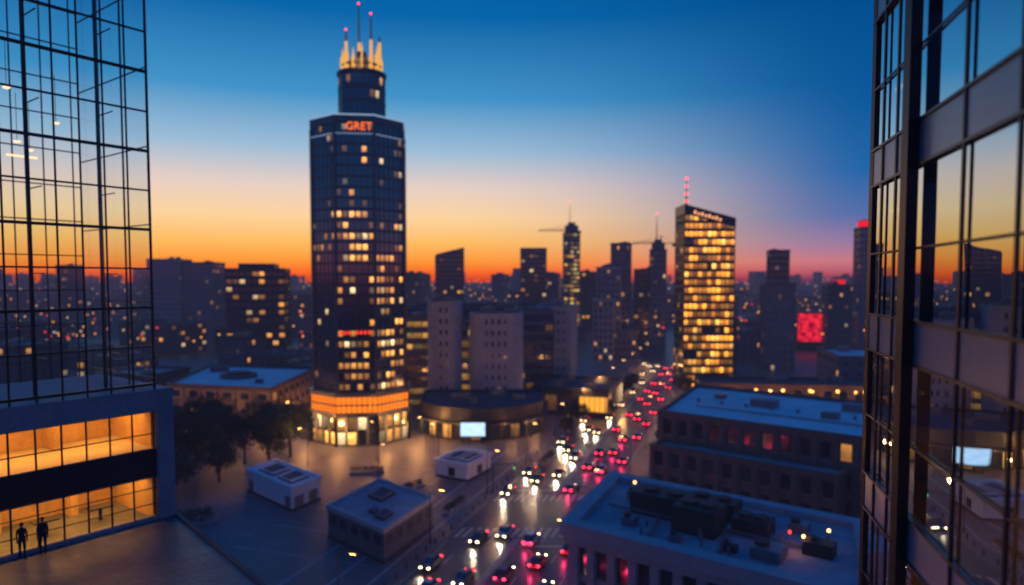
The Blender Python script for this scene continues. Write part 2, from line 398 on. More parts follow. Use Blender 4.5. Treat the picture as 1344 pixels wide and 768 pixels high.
for px,zt_,y_,ww in((-41.3,102.5,174,.6),(-38.3,109.2,175,.55),(-34.9,106,173,.55),(-33.2,101,175,.6)):
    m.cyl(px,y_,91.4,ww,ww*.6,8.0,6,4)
    zz=99.4
    m.cyl(px,y_,zz,ww*.55,.16,zt_-zz,6,9)
    m.cyl(px,y_,zt_-.5,.2,.16,.5,6,7)
dirc=Vector((TX,TY)).normalized();nrm=-dirc;tan=Vector((-nrm.y,nrm.x))
if tan.x<0: tan=-tan
fa=math.atan2(nrm.y,nrm.x)-.10;fn=Vector((math.cos(fa),math.sin(fa)));ft=Vector((-fn.y,fn.x))
if ft.x<0: ft=-ft
fc=Vector((TX,TY))+fn*11.35
for k in range(8):
    if k in(3,): continue
    p=fc+ft*(-3.6+k*.95)
    m.box(p.x,p.y,27.0+.02*k,.62,.25,.8,math.atan2(ft.y,ft.x),6)
m.obj('base_and_crown',mm,tower)
def text(name,s_,size,loc,ang,mat,parent,ext=.08):
    cu=bpy.data.curves.new(name,'FONT');cu.body=s_;cu.size=size;cu.extrude=ext;cu.align_x='CENTER';cu.materials.append(mat)
    o=link(bpy.data.objects.new(name,cu));o.location=loc;o.rotation_euler=(math.pi/2,0,ang);o.parent=parent;return o
p=Vector((TX,TY))+fn*11.6+ft*1.2
text('letters','GRET',2.5,(p.x,p.y,75.5),math.atan2(ft.y,ft.x),M['orangesign'],tower)
def plight(name,loc,e,col=(1,.55,.22),r=.3):
    l=bpy.data.lights.new(name,'POINT');l.energy=e;l.color=col;l.shadow_soft_size=r
    o=link(bpy.data.objects.new(name,l));o.location=loc;return o
plight('crown_floodlight',(CX,CY-7.5,93),500,(1,.5,.12));plight('crown_floodlight',(CX-6,CY-3,93),250,(1,.5,.12))
for x,y in((-50,164),(-41,160),(-30,162),(-24,169)): plight('shop_light',(x,y,5),2000,(1,.42,.12),.6)
# ------------------------------------------------------------------ MID BUILDINGS (left)
bld('office_building',rect(-127,345,27,24,.2),45,F['dark'],bay=3,fh=3.6,trim='trim_dark')
m=MB();m.box(-127,345,45.5,17,15,2.8,.2,0);m.obj('roof_plant_room',[M['trim_dark']],bpy.data.objects['office_building'])
bld('apartment_tower',rect(-225,452,20,22,.1),53,F['blue'],bay=2.6,trim='trim_pale')
bld('apartment_tower',rect(-205,458,19,24,.1),51,F['blue'],bay=2.6,trim='trim_mid')
lo=[(-92,182),(-61.5,174),(-62,214),(-98,222)]
bld('low_civic_building',lo,12,F['tan'],bay=5,fh=4,trim='trim_brown',roof='roof_white',pier=.25,slab=0,par=.6,units=0)
m=MB();m.cyl(-79,197,12,5.2,5.0,1.1,24,0,1);m.cyl(-79,197,13.1,3.6,3.2,.6,24,1)
m.box(-90,210,12.02,5,3,1.6,.2,0);m.box(-69,186,12.02,2,2,1,.2,0)
m.obj('round_skylight',[M['trim_mid'],M['hvac_dark']],bpy.data.objects['low_civic_building'])
for x,y in((-75,171),(-62,170),(-58,186),(-95,176),(-58,202)): plight('wall_lamp',(x,y-2,4),750,(1,.40,.11),.4)
# ------------------------------------------------------------------ CENTRE COMPLEX
def rrect(cx,cy,w_,d_,r,ang=0,n=5):
    pts=[]
    for qx,qy,a0 in((w_/2-r,-d_/2+r,-90),(w_/2-r,d_/2-r,0),(-w_/2+r,d_/2-r,90),(-w_/2+r,-d_/2+r,180)):
        for k in range(n+1):
            a=math.radians(a0+90*k/n);pts.append((qx+r*math.cos(a),qy+r*math.sin(a)))
    c,s_=math.cos(ang),math.sin(ang)
    return [(cx+x*c-y*s_,cy+x*s_+y*c) for x,y in pts]
bld('hotel_wing',rect(-29,224,19,20,.1),28,F['strip'],bay=3,fh=3.5,trim='trim_mid',pier=0,slab=.3,sh=1.5)
bld('hotel_tower',rrect(-20,206,9.5,12,3),33,F['pale'],bay=1.4,fh=3.2,trim='trim_pale',pier=.3,pw=.5,slab=.1)
bld('hotel_link',rect(-13,207,8,9,0),26,F['gapstrip'],bay=2,fh=3.2,trim='trim_mid',pier=.1,slab=.25,sh=.9)
bld('round_hotel',rrect(-4.7,207,15.5,15,4),29.5,F['pale'],bay=1.9,fh=3.2,trim='trim_pale',pier=.35,pw=.7,slab=.08,units=3)
bld('office_annex',rect(6,236,16,16,.0),29,F['darkoff'],bay=3,fh=3.3,trim='trim_mid',pier=0,slab=.3,sh=1.1)
bld('hotel_tower',rrect(16.5,252,14,14,4),30,F['pale'],bay=1.9,fh=3.2,trim='trim_pale',pier=.35,pw=.6)
bld('parking_structure',rect(-10,262,56,26,.02),30,F['darkoff'],bay=4,fh=3.4,trim='trim_mid',pier=0,slab=.3,sh=1.1,units=6)
pod=[(-8+16.5*math.cos(math.radians(a)),185+16.5*math.sin(math.radians(a))) for a in range(190,352,9)]+[(9,198),(-25,198)]
m=MB();n=len(pod)
for i in range(n):
    a=pod[i];b=pod[(i+1)%n];m.face([(a[0],a[1],.1),(b[0],b[1],.1),(b[0],b[1],5),(a[0],a[1],5)],1,[(i,0),(i+1,0),(i+1,1),(i,1)])
m.ring(offs(pod,.25),offs(pod,-.2),5,8.3,0);m.prism(offs(pod,-.15),7.0,7.6,2,2)
m.ring(offs(pod,1.6),offs(pod,-.1),4.3,4.8,0)
for i in range(0,n,2): m.box(offs(pod,1.2)[i][0],offs(pod,1.2)[i][1],.1,.35,.35,4.2,0,0)
for x,y,w_,d_ in((-14,186,5,3),(-4,190,4,4),(-10,178,2,2),(2,184,3,2)): m.box(x,y,7.62,w_,d_,1.6,.1,3)
m.obj('shopping_podium',[M['trim_dark'],facade('podium_glass',(.03,.03,.03),wx=.9,wy=.85,lit=.45,st=1.8,seed=31),M['roof_dark'],M['metal']])
for x,y in((-23,172),(-16,166),(0,167),(6,174)): plight('canopy_lamp',(x,y-1,3.6),550,(1,.42,.12),.3)
t=NT('led_screen_content');uv=t.n('ShaderNodeUVMap');uv.uv_map='UVMap'
nn=t.noise(uv.outputs[0],3,2);scr=t.done(t.em(t.mix(nn,(.25,.5,.9,1),(.75,.9,1,1)),1.4),False)
m=MB();m.box(-9.6,166.4,1.6,6.6,.5,3.9,0,0);m.face([(-12.6,166.1,1.9),(-6.6,166.1,1.9),(-6.6,166.1,5.2),(-12.6,166.1,5.2)],1,[(0,0),(1,0),(1,1),(0,1)])
m.box(-12,166.6,.1,.3,.3,1.6,0,0);m.box(-7.2,166.6,.1,.3,.3,1.6,0,0);m.obj('led_billboard',[M['black'],scr])
bld('retail_hall',rect(21,213,23,26,-.31),7.5,F['darkoff'],bay=4,fh=7.5,trim='trim_dark',pier=.2,slab=0,units=5,emats={1:F['shop'],0:facade('hall_glass',(.04,.04,.04),wx=.9,wy=.6,lit=.4,st=1.3,seed=41)})
m=MB();q=rect(21,213,23,26,-.31)
a=Vector(q[0]);b=Vector(q[1]);e=(b-a).normalized();nn_=Vector((e.y,-e.x))
A0=a+e*14.5+nn_*.4;B0=a+e*22+nn_*.4
m.face([(A0.x,A0.y,1.8),(B0.x,B0.y,1.8),(B0.x,B0.y,6),(A0.x,A0.y,6)],0)  # glowing sheet added to stand in for the hall's lit opening
for k in range(6):
    p=A0.lerp(B0,k/5)+nn_*.06;m.box(p.x,p.y,1.7,.16,.1,4.4,-.31,1)
m.obj('lit_opening_panel',[emis('yellow_opening_glow',(1,.42,.05),1.2),M['black']],bpy.data.objects['retail_hall'])
plight('hall_lamp',(33,205,4),1800,(1,.5,.13),.6)
# ------------------------------------------------------------------ BACKGROUND TOWERS
bld('office_tower',rect(-46,505,20,18,.15),63,F['darkoff'],ztop=lambda x,y:61+(x+46)*.25,bay=2.6,units=0)
bld('office_tower',rect(15.6,505,18.5,18,.0),62.5,F['darkoff'],bay=3,units=1)
def stepped(name,x,y,w_,h,zs,fm,trim,ang=0,top='flat'):
    o=bld(name,rect(x,y,w_,w_,ang),h*.9,F[fm],bay=2.4,trim=trim,units=0,par=.5)
    m=MB();m.box(x,y,h*.9,w_*.8,w_*.8,h*.07,ang,0);m.box(x,y,h*.97,w_*.45,w_*.45,h*.03,ang,0)
    antenna(m,x-w_*.1,y,h,zs,.35,1,2,1)
    m.obj('stepped_crown',[M[trim],M['trim_dark'],M['red']],o)
stepped('slender_tower',47.5,550,12.5,86,102,'gapstrip','trim_mid')
bld('office_tower',rect(60,540,13,13,.1),46,F['darkoff'],bay=3)
bld('stepped_tower',rect(50.5,356,12,14,-.2),46,F['grey'],bay=2.4,trim='trim_pale')
bld('stepped_tower',rect(57.5,362,10,13,-.2),58.5,F['grey'],bay=2.4,trim='trim_mid')
bld('stepped_tower',rect(46.5,346,10,12,-.2),30,F['grey'],bay=2.4,trim='trim_pale')
bld('stepped_tower',rect(54,349,19,12,-.2),14,F['grey'],bay=2.4,trim='trim_mid')
stepped('antenna_tower',86,405,9.5,64,79,'grey','trim_mid',-.2)
bld('office_tower',rect(82,420,14,14,-.2),46,F['darkoff'],bay=3)
bld('office_tower',rect(70,470,12,12,-.2),50,F['grey'],bay=3,trim='trim_mid')
def crane(x,y,h,jib,ang):
    m=MB();
    for dx,dy in((-.8,-.8),(.8,-.8),(.8,.8),(-.8,.8)): m.bar((x+dx,y+dy,0),(x+dx,y+dy,h),.3)
    k=0
    while k<h-3:
        m.bar((x-.8,y-.8,k),(x+.8,y-.8,k+3),.18);m.bar((x+.8,y-.8,k),(x-.8,y-.8,k+3),.14);m.bar((x+.8,y-.8,k),(x+.8,y+.8,k+3),.18);k+=3
    c,s_=math.cos(ang),math.sin(ang)
    p=lambda r,z:(x+r*c,y+r*s_,z)
    m.bar(p(-9,h),p(jib,h),.5);m.bar(p(0,h+1.6),p(jib*.95,h+.9),.3);m.bar(p(0,h),p(0,h+5),.6);m.bar(p(0,h+5),p(jib*.7,h+1),.15);m.bar(p(0,h+5),p(-8,h),.15)
    r=0
    while r<jib*.9: m.bar(p(r,h),p(r+1.5,h+1.4),.15);m.bar(p(r+1.5,h+1.4),p(r+3,h),.15);r+=3
    m.box(x-8*c,y-8*s_,h-2,2,1.6,2,ang,0)
    m.obj('tower_crane',[M['hvac_dark']])
crane(44,530,78,24,math.pi)
crane(93,430,63,18,math.pi*.95)
sl_=bld('amber_office_tower',rect(71.5,256,18.2,14,0),64,F['amber'],bay=1.65,fh=2.9,ztop=lambda x,y:64.4-(x-71.5)*.27,pier=.15,pw=.18,slab=.1,sh=.6,units=0,emats={3:F['darkoff']})
m=MB()
q=rect(71.5,256,18.6,14.4,0);zt=lambda x:64.4-(x-71.5)*.27
for i in range(4):
    a=q[i];b=q[(i+1)%4]
    m.face([(a[0],a[1],zt(a[0])-2.9),(b[0],b[1],zt(b[0])-2.9),(b[0],b[1],zt(b[0])+.6),(a[0],a[1],zt(a[0])+.6)],0)
m.face([(p[0],p[1],zt(p[0])+.3) for p in q],0)
for k in range(8):
    x=66.0+k*1.3;m.box(x,248.6,zt(x)-2.0,.85,.2,1.25-.4*(k%2),0,2)
antenna(m,63.6,252,66,77,.4,1,3,4)
m.obj('slanted_crown',[M['trim_dark'],M['trim_mid'],emis('crown_sign',(1,.4,.2),1.2),M['red']],sl_)
bld('office_tower',rect(118,305,12.5,13,-.2),38,F['blue'],bay=2.4,trim='trim_mid')
bld('office_tower',rect(140,362,9.5,10,-.2),55,F['darkoff'],bay=2.4,trim='trim_mid',units=1)
o=bld('office_tower',rect(183,385,14,14,-.2),37,F['grey'],bay=2.6,trim='trim_mid')
m=MB();m.box(183,384,38,5,5,2.2,-.2,0);m.obj('red_beacon_sign',[M['redbright']],o)
o=bld('office_tower',rect(182,351,11,12,-.2),66,F['blue'],bay=2.6,units=0,trim='trim_mid')
m=MB();m.box(182,351,66.9,9,9,3.2,-.2,0);m.box(182,351,70.1,9.4,9.4,.5,-.2,1);m.obj('red_roof_sign',[M['redbright'],M['trim_dark']],o)
t=NT('red_led_wall');uv=t.n('ShaderNodeUVMap');uv.uv_map='UVMap';nn=t.m('MULTIPLY_ADD',t.noise(uv.outputs[0],6,3),3,-1,clamp=True)
rl=t.done(t.em(t.mix(nn,(.2,.0,.02,1),(1,.03,.06,1)),1.4),False)
m=MB();
for i in range(12):
    a=math.radians(200+i*11);b=math.radians(211+i*11);r=8.5
    P=lambda a,z:(173+r*math.cos(a),398+r*math.sin(a),z)
    m.face([P(a,5),P(b,5),P(b,21),P(a,21)],0,[(i/12,0),((i+1)/12,0),((i+1)/12,1),(i/12,1)])
    m.bar(P(a,4.8),P(a,21.2),.25,1)
for z in(9,13,17): m.ring([P(math.radians(200+i*11),z)[:2] for i in range(13)]+[(173,400)],[(173+8*math.cos(math.radians(200+i*11)),398+8*math.sin(math.radians(200+i*11))) for i in range(13)]+[(173,399)],z,z+.3,1)
m.cyl(173,398,0,8,8,22,20,1);m.obj('round_red_led_building',[rl,M['trim_dark']])
bld('low_office',rect(86,205,58,16,-.12),9,F['brown'],bay=4,fh=4,trim='trim_brown',roof='roof_dark',units=5)
bld('warehouse',rect(125,240,26,30,-.2),14,F['grey'],bay=4,trim='trim_mid',roof='roof_white')
bld('warehouse',rect(140,215,22,22,-.2),12,F['grey'],bay=4,trim='trim_mid',roof='roof_blue')
for k in range(5): plight('terrace_lamp',(64+k*12,193-k*1.4,7),800,(1,.38,.07),.4)
m=MB()
for k in range(8): m.cyl(62+k*7.3,194.2-k*.88,8.6,.4,.4,.6,8,0)
m.obj('terrace_lanterns',[M['amber']])
# ------------------------------------------------------------------ BUILDING RIGHT MID
def para(A,B,C):
    D=(A[0]+C[0]-B[0],A[1]+C[1]-B[1]);return [A,D,C,B]
q=para((29,133),(45,166),(87,131))
bld('brick_office',q,14,F['brown'],bay=3.2,fh=4.6,trim='trim_brown',roof='roof_white',pier=.35,pw=.8,slab=.2,sh=.5,par=.7,units=0)
m=MB();
for (x,y,w_,d_,h) in((52,140,5,3,1.6),(60,128,3,2.2,1.2),(46,150,2,2,1),(68,135,4,3,1.5)): m.box(x,y,14.02,w_,d_,h,-.7,0)
for i in range(8): m.cyl(40+i*4,146-i*3.2,14.02,.35,.35,.7,8,0)
m.bar((38,140,14.3),(62,120,14.3),.25,0);m.obj('roof_units',[M['metal']],bpy.data.objects['brick_office'])
q2=[(26.5,129.2),(52,107.5),(56,112.5),(31,133.5)]
bld('stone_annex',q2,8.6,F['brown'],bay=3.2,fh=4.3,trim='trim_brown',roof='roof_blue',pier=.3,pw=.7,slab=.2,units=0,par=.5)
# ------------------------------------------------------------------ NEAR RIGHT BUILDING WITH COLONNADE
q=para((7.2,78.5),(15,97),(40,78))
bld('colonnaded_building',q,11.3,F['colonnade'],bay=2.6,fh=11.3,trim='trim_pale',roof='roof_blue',pier=.7,pw=.95,slab=0,par=.0,units=0)
m=MB();m.ring(offs(q,1.0),offs(q,-.5),9.6,10.5,0);m.ring(offs(q,1.35),offs(q,-.5),10.5,12.1,0);m.ring(offs(q,.95),offs(q,-.1),0.1,1.0,0);m.ring(offs(q,.2),offs(q,-.1),5.2,6.0,0)
m.obj('cornice',[M['trim_pale']],bpy.data.objects['colonnaded_building'])
m=MB();A_=Vector((7.2,78.5));e1=(Vector((15,97))-A_)/20.08;e2=Vector((25,-19))/31.4
ang=math.atan2(e2.y,e2.x)
def rp(u,v):
    p=A_+e2*u+e1*v;return p.x,p.y
random.seed(21)
for u,v,w_,d_,h,mm_ in((9,11,7,4,2.6,0),(14,8,5,4,3.0,0),(15,14,6,3,2.2,0),(20,11,4,3,1.8,0),(22,5,3,3,1.2,1),(6,5,1.6,1.6,.9,1),(4.2,14,1.4,1.1,1.1,1),(27,9,3,2,1.4,0),(25,15,2,2,1,1),(12,3.2,1.2,1.2,.7,1),(18,4,1.5,1,.8,0)):
    x,y=rp(u,v);m.box(x,y,11.32,w_,d_,h,ang,mm_)
    for k in range(2 if w_>3 else 1):
        m.cyl(x+(k-.5)*w_*.45*math.cos(ang),y+(k-.5)*w_*.45*math.sin(ang),11.32+h,min(w_,d_)*.26,min(w_,d_)*.26,.4,12,0)
for k in range(9):
    u,v=U(2,28),U(2,17);x,y=rp(u,v);m.cyl(x,y,11.32,.15,.15,U(.6,1.5),8,1)
for (u,v,u2,v2) in((2,9,26,9),(9,2,9,16),(17,2,17,10),(3,16,20,16),(22,3,22,15)):
    a=rp(u,v);b=rp(u2,v2);m.bar((a[0],a[1],11.75),(b[0],b[1],11.75),.28,1)
for i,(u,v) in enumerate(((4,15.5),(24,9),(25.4,8.5),(28,12))):
    x,y=rp(u,v);m.cyl(x,y,11.32,.06,.06,1.6,6,1);m.cyl(x,y,12.92,.14,.14,.24,8,3 if i in(1,) else 2)
m.obj('roof_equipment',[M['hvac_dark'],M['metal'],emis('roof_lamp',(1,.4,.10),12),M['red']],bpy.data.objects['colonnaded_building'])
x,y=rp(24.6,8);plight('roof_work_light',(x,y,13.2),70,(1,.3,.1),.2)
# ------------------------------------------------------------------ PLAZA PAVILIONS
def pavilion(name,F_,L_,R_,h,panels):
    B_=(L_[0]+R_[0]-F_[0],L_[1]+R_[1]-F_[1]);q=[L_,F_,R_,B_]
    m=MB();m.prism(q,.12,h,0,2);m.ring(offs(q,.35),offs(q,-.3),h-.35,h+.35,1)
    m.ring(offs(q,.12),offs(q,-.1),.12,.55,3)
    for a,b in((L_,F_),(F_,R_)):
        a=Vector(a);b=Vector(b);e=(b-a);L=e.length;e/=L;nn=Vector((e.y,-e.x));k=max(2,int(L/2.6))
        for i in range(k):
            s0=a+e*(L*(i+.18)/k)+nn*.04;s1=a+e*(L*(i+.82)/k)+nn*.04
            if panels==0 and i in(0,k-1): m.face([(s0.x,s0.y,.6),(s1.x,s1.y,.6),(s1.x,s1.y,h*.6),(s0.x,s0.y,h*.6)],5)
            if panels==1 and i%2: m.face([(s0.x,s0.y,.7),(s1.x,s1.y,.7),(s1.x,s1.y,h*.72),(s0.x,s0.y,h*.72)],3)
            if panels==2: m.face([(s0.x,s0.y,h*.5),(s1.x,s1.y,h*.5),(s1.x,s1.y,h*.78),(s0.x,s0.y,h*.78)],3)
    f=Vector(F_);u=Vector(L_)-f;v=Vector(R_)-f
    def P(a,b): p=f+u*a+v*b;return(p.x,p.y)
    sets=[(.12,.18,.42,.82),(.52,.18,.86,.82)] if panels!=2 else [(.15,.15,.3,.35),(.5,.5,.75,.8),(.35,.2,.45,.3)]
    for a,b,c_,d_ in sets:
        m.prism([P(a,b),P(a,d_),P(c_,d_),P(c_,b)],h,h+.35+.03*a,3,4)
        m.ring([P(a,b),P(a,d_),P(c_,d_),P(c_,b)],[P(a+.03,b+.03),P(a+.03,d_-.03),P(c_-.03,d_-.03),P(c_-.03,b+.03)],h+.3,h+.55,1 if panels!=2 else 0)
    m.obj(name,[M['white'] if panels!=2 else M['trim_mid'],M['white'] if panels!=2 else M['trim_pale'],M['roof_white'] if panels!=2 else M['roof_blue'],M['trim_dark'],M['roof_dark'],M['metal']])
pavilion('plaza_kiosk',(-38,116.5),(-50,128),(-35,123),4.2,0)
pavilion('stone_pavilion',(-18,94.5),(-28.5,104.5),(-12.8,108.5),5,2)
pavilion('ticket_kiosk',(-8.8,134),(-15.5,138),(-4.5,143),3.4,1)
# ------------------------------------------------------------------ LEFT GLASS BUILDING + TERRACE
def glassm(name,tint,base,col=(1,1,1,1),ior=1.6,rough=.0):
    t=NT(name);tr=t.n('ShaderNodeBsdfTransparent');tr.inputs[0].default_value=tint
    gl=t.n('ShaderNodeBsdfGlossy');gl.inputs['Roughness'].default_value=rough;gl.inputs[0].default_value=col
    g=t.n('ShaderNodeNewGeometry');bp=t.n('ShaderNodeBump');bp.inputs['Strength'].default_value=.03;bp.inputs['Distance'].default_value=.3
    t.l(t.noise(g.outputs['Position'],.5,1),bp.inputs['Height']);t.l(bp.outputs[0],gl.inputs['Normal'])
    fr=t.n('ShaderNodeFresnel');fr.inputs[0].default_value=ior
    f=t.m('ADD',fr.outputs[0],base,clamp=True)
    return t.done(t.mixsh(f,tr.outputs[0],gl.outputs[0]),False)
gl_left=glassm('atrium_glass',(.90,.95,.97,1),.02,ior=1.35)
gl_side=glassm('atrium_side_glass',(.93,.97,.98,1),.0,ior=1.06)
gl_low=glassm('shop_glass',(.95,.92,.88,1),.02)
gl_right=glassm('reflective_facade_glass',(.26,.31,.40,1),.48,(.80,.93,1,1))
TZ=26.5
Pa=Vector((-20.1,38.3));dirn=Vector((-4.3,-5.7)).normalized();nin=Vector((-.798,.602))
def LP(s_,d_): p=Pa+dirn*s_+nin*d_;return (p.x,p.y)
left=link(bpy.data.objects.new('glass_office_building',None))
LEN=16.0;DEP=9.0;TOP=62.0;ZB=33.9
concrete=basic('pale_concrete',(.25,.27,.31),.7,var=.25,scale=.5,haze=False)
woodw=basic('warm_timber_wall',(.50,.31,.12),.6,haze=False,var=.4)
ceilm=basic('ceiling_plaster',(.5,.40,.28),.8,haze=False)
def quad(m,s0,s1,d0,d1,z0,z1,mat):
    a=LP(s0,d0);b=LP(s1,d1);m.face([(a[0],a[1],z0),(b[0],b[1],z0),(b[0],b[1],z1),(a[0],a[1],z1)],mat)
m=MB()
quad(m,0,LEN,0,0,ZB,TOP,0);quad(m,0,LEN,DEP,DEP,ZB,TOP,1);quad(m,0,0,0,DEP,ZB,TOP,1)
m.obj('curtain_wall_glass',[gl_left,gl_side],left)
m=MB()
def lbar(s0,d0,z0,s1,d1,z1,w_,mat=0):
    a=LP(s0,d0);b=LP(s1,d1);m.bar((a[0],a[1],z0),(b[0],b[1],z1),w_,mat)
s_=0
while s_<=LEN: lbar(s_,-.05,ZB,s_,-.05,TOP,.07);s_+=1.15
z=ZB+.3;k=0
while z<TOP: lbar(0,-.08,z,LEN,-.08,z,.09 if k%2 else .15);z+=2.15;k+=1
s_=.4
while s_<=LEN: lbar(s_,DEP,ZB,s_,DEP,TOP,.06);s_+=1.6
z=ZB+1.2
while z<TOP: lbar(0,DEP,z,LEN,DEP,z,.07);z+=2.15
for dd in(0,3,6): lbar(.02,dd,ZB,.02,dd,TOP,.08)
z=ZB+.6
while z<TOP: lbar(0,0,z,0,DEP,z,.06);z+=4.3
for s_ in(1.8,5.2,8.6): 
    lbar(s_,1.8,ZB,s_,1.8,TOP,.15)
    z=ZB
    while z<TOP: lbar(s_,0,z+2.15,s_,1.8,z+2.15,.05);z+=4.3
m.obj('mullions_and_frames',[M['black']],left)
m=MB()
for s_,d_,z in((5.6,3,49.8),(3.4,3,48.4),(4.9,4,47.3),(4.0,5,47.1)):
    a=LP(s_,d_);m.cyl(a[0],a[1],z,.13,.18,.08,10,0);m.cyl(a[0],a[1],z+.1,.015,.015,2.5,5,1)
a=LP(4.0,4);b=LP(5.4,4);m.bar((a[0],a[1],46.6),(b[0],b[1],46.6),.09,0)
m.obj('pendant_lamps',[emis('pendant_glow',(1,.5,.25),2.2),M['black']],left)
def lbox(s0,s1,d0,d1,z0,z1,mat=0):
    m.prism([LP(s1,d0),LP(s0,d0),LP(s0,d1),LP(s1,d1)],z0,z1,mat,mat)
m=MB()
lbox(-.9,LEN,-.25,DEP,32.7,33.9)
lbox(-.9,0,-.25,.9,TZ,32.7)
lbox(-.9,0,DEP-.9,DEP,TZ,32.7)
lbox(0,LEN,-.15,.3,TZ,TZ+.2)
m.obj('concrete_frame',[concrete],left)
m=MB();lbox(0,LEN,.02,6,28.95,30.5,0);m.obj('dark_fascia_floor',[M['black']],left)
m=MB();lbox(0,LEN,5.4,5.6,TZ,32.7,0);lbox(0,.12,.35,5.4,TZ,32.7,0)
for s0 in(2.5,6.2,9.9): lbox(s0,s0+.4,4.2,5.4,TZ,28.8,0);lbox(s0+1,s0+1.3,3.6,5.4,30.6,32.5,0)
m.obj('interior_walls',[woodw],left)
m=MB();lbox(0,LEN,.3,5.3,32.55,32.69,0);lbox(0,LEN,.3,5.3,28.8,28.93,0);lbox(0,LEN,.1,5.3,30.52,30.56,0);m.obj('ceilings',[ceilm],left)
m=MB()
for dd in(1.2,2.8,4.3):
    for s0 in [k*1.9+.4 for k in range(8)]:
        lbox(s0,s0+1.3,dd,dd+.12,32.45,32.54,0);lbox(s0,s0+1.3,dd,dd+.12,28.7,28.79,0)
m.obj('ceiling_strip_lights',[emis('ceiling_strip',(1,.55,.12),6)],left)
m=MB();quad(m,0,LEN,.12,.12,30.5,32.7,0);quad(m,0,LEN,.12,.12,TZ+.2,28.95,0);m.obj('shop_glazing',[gl_low],left)
m=MB()
for k in range(13):
    s_=k*1.15+.1
    lbar(s_,.05,30.5,s_,.05,32.7,.07);lbar(s_,.05,TZ,s_,.05,28.95,.07)
for z in(31.4,): lbar(0,.05,z,LEN,.05,z,.06)
for z in(27.4,28.3): lbar(0,.05,z,LEN,.05,z,.05)
for s0 in(1.5,4.2,7.5):
    lbox(s0,s0+1.2,2,2.7,TZ+.7,TZ+.78,0);lbox(s0+.5,s0+.65,2.3,2.45,TZ,TZ+.7,0)
m.obj('shop_mullions_and_tables',[M['black']],left)
def alight(name,loc,e,sx_,sy_,ang,par,col=(1,.44,.08)):
    l=bpy.data.lights.new(name,'AREA');l.shape='RECTANGLE';l.size=sx_;l.size_y=sy_;l.energy=e;l.color=col
    o=link(bpy.data.objects.new(name,l));o.location=loc;o.rotation_euler=(0,0,ang);o.parent=par;return o
an=math.atan2(dirn.y,dirn.x)
for z,e in((32.4,430),(28.65,480)):
    a=LP(6,2.8);alight('lobby_light',(a[0],a[1],z),e,12,3.5,an,left)
ter=[(-60,0),(-3,20),(-11.4,30.2),(-19.3,39.0),(-27.5,45.5),(-60,60)]
t=NT('terrace_paving');g=t.n('ShaderNodeNewGeometry')
bk=t.n('ShaderNodeTexBrick');t.l(g.outputs['Position'],bk.inputs['Vector']);bk.inputs['Scale'].default_value=.8
bk.inputs['Color1'].default_value=(.14,.145,.17,1);bk.inputs['Color2'].default_value=(.20,.205,.235,1);bk.inputs['Mortar'].default_value=(.07,.075,.09,1);bk.inputs['Mortar Size'].default_value=.02
n1=t.noise(g.outputs['Position'],.35,6,.7)
terp=t.done(t.pr(t.mix(t.m('MULTIPLY_ADD',n1,1.9,-.5,clamp=True),bk.outputs[0],(.08,.085,.10,1)),t.m('MULTIPLY_ADD',n1,.4,.3)),False)
m=MB();m.prism(ter,0.1,TZ,1,0,False);m.ring(offs(ter,.06),offs(ter,-.18),TZ-.3,TZ+.10,1);m.obj('raised_terrace',[terp,basic('dark_terrace_stone',(.09,.095,.115),.8,haze=False)])
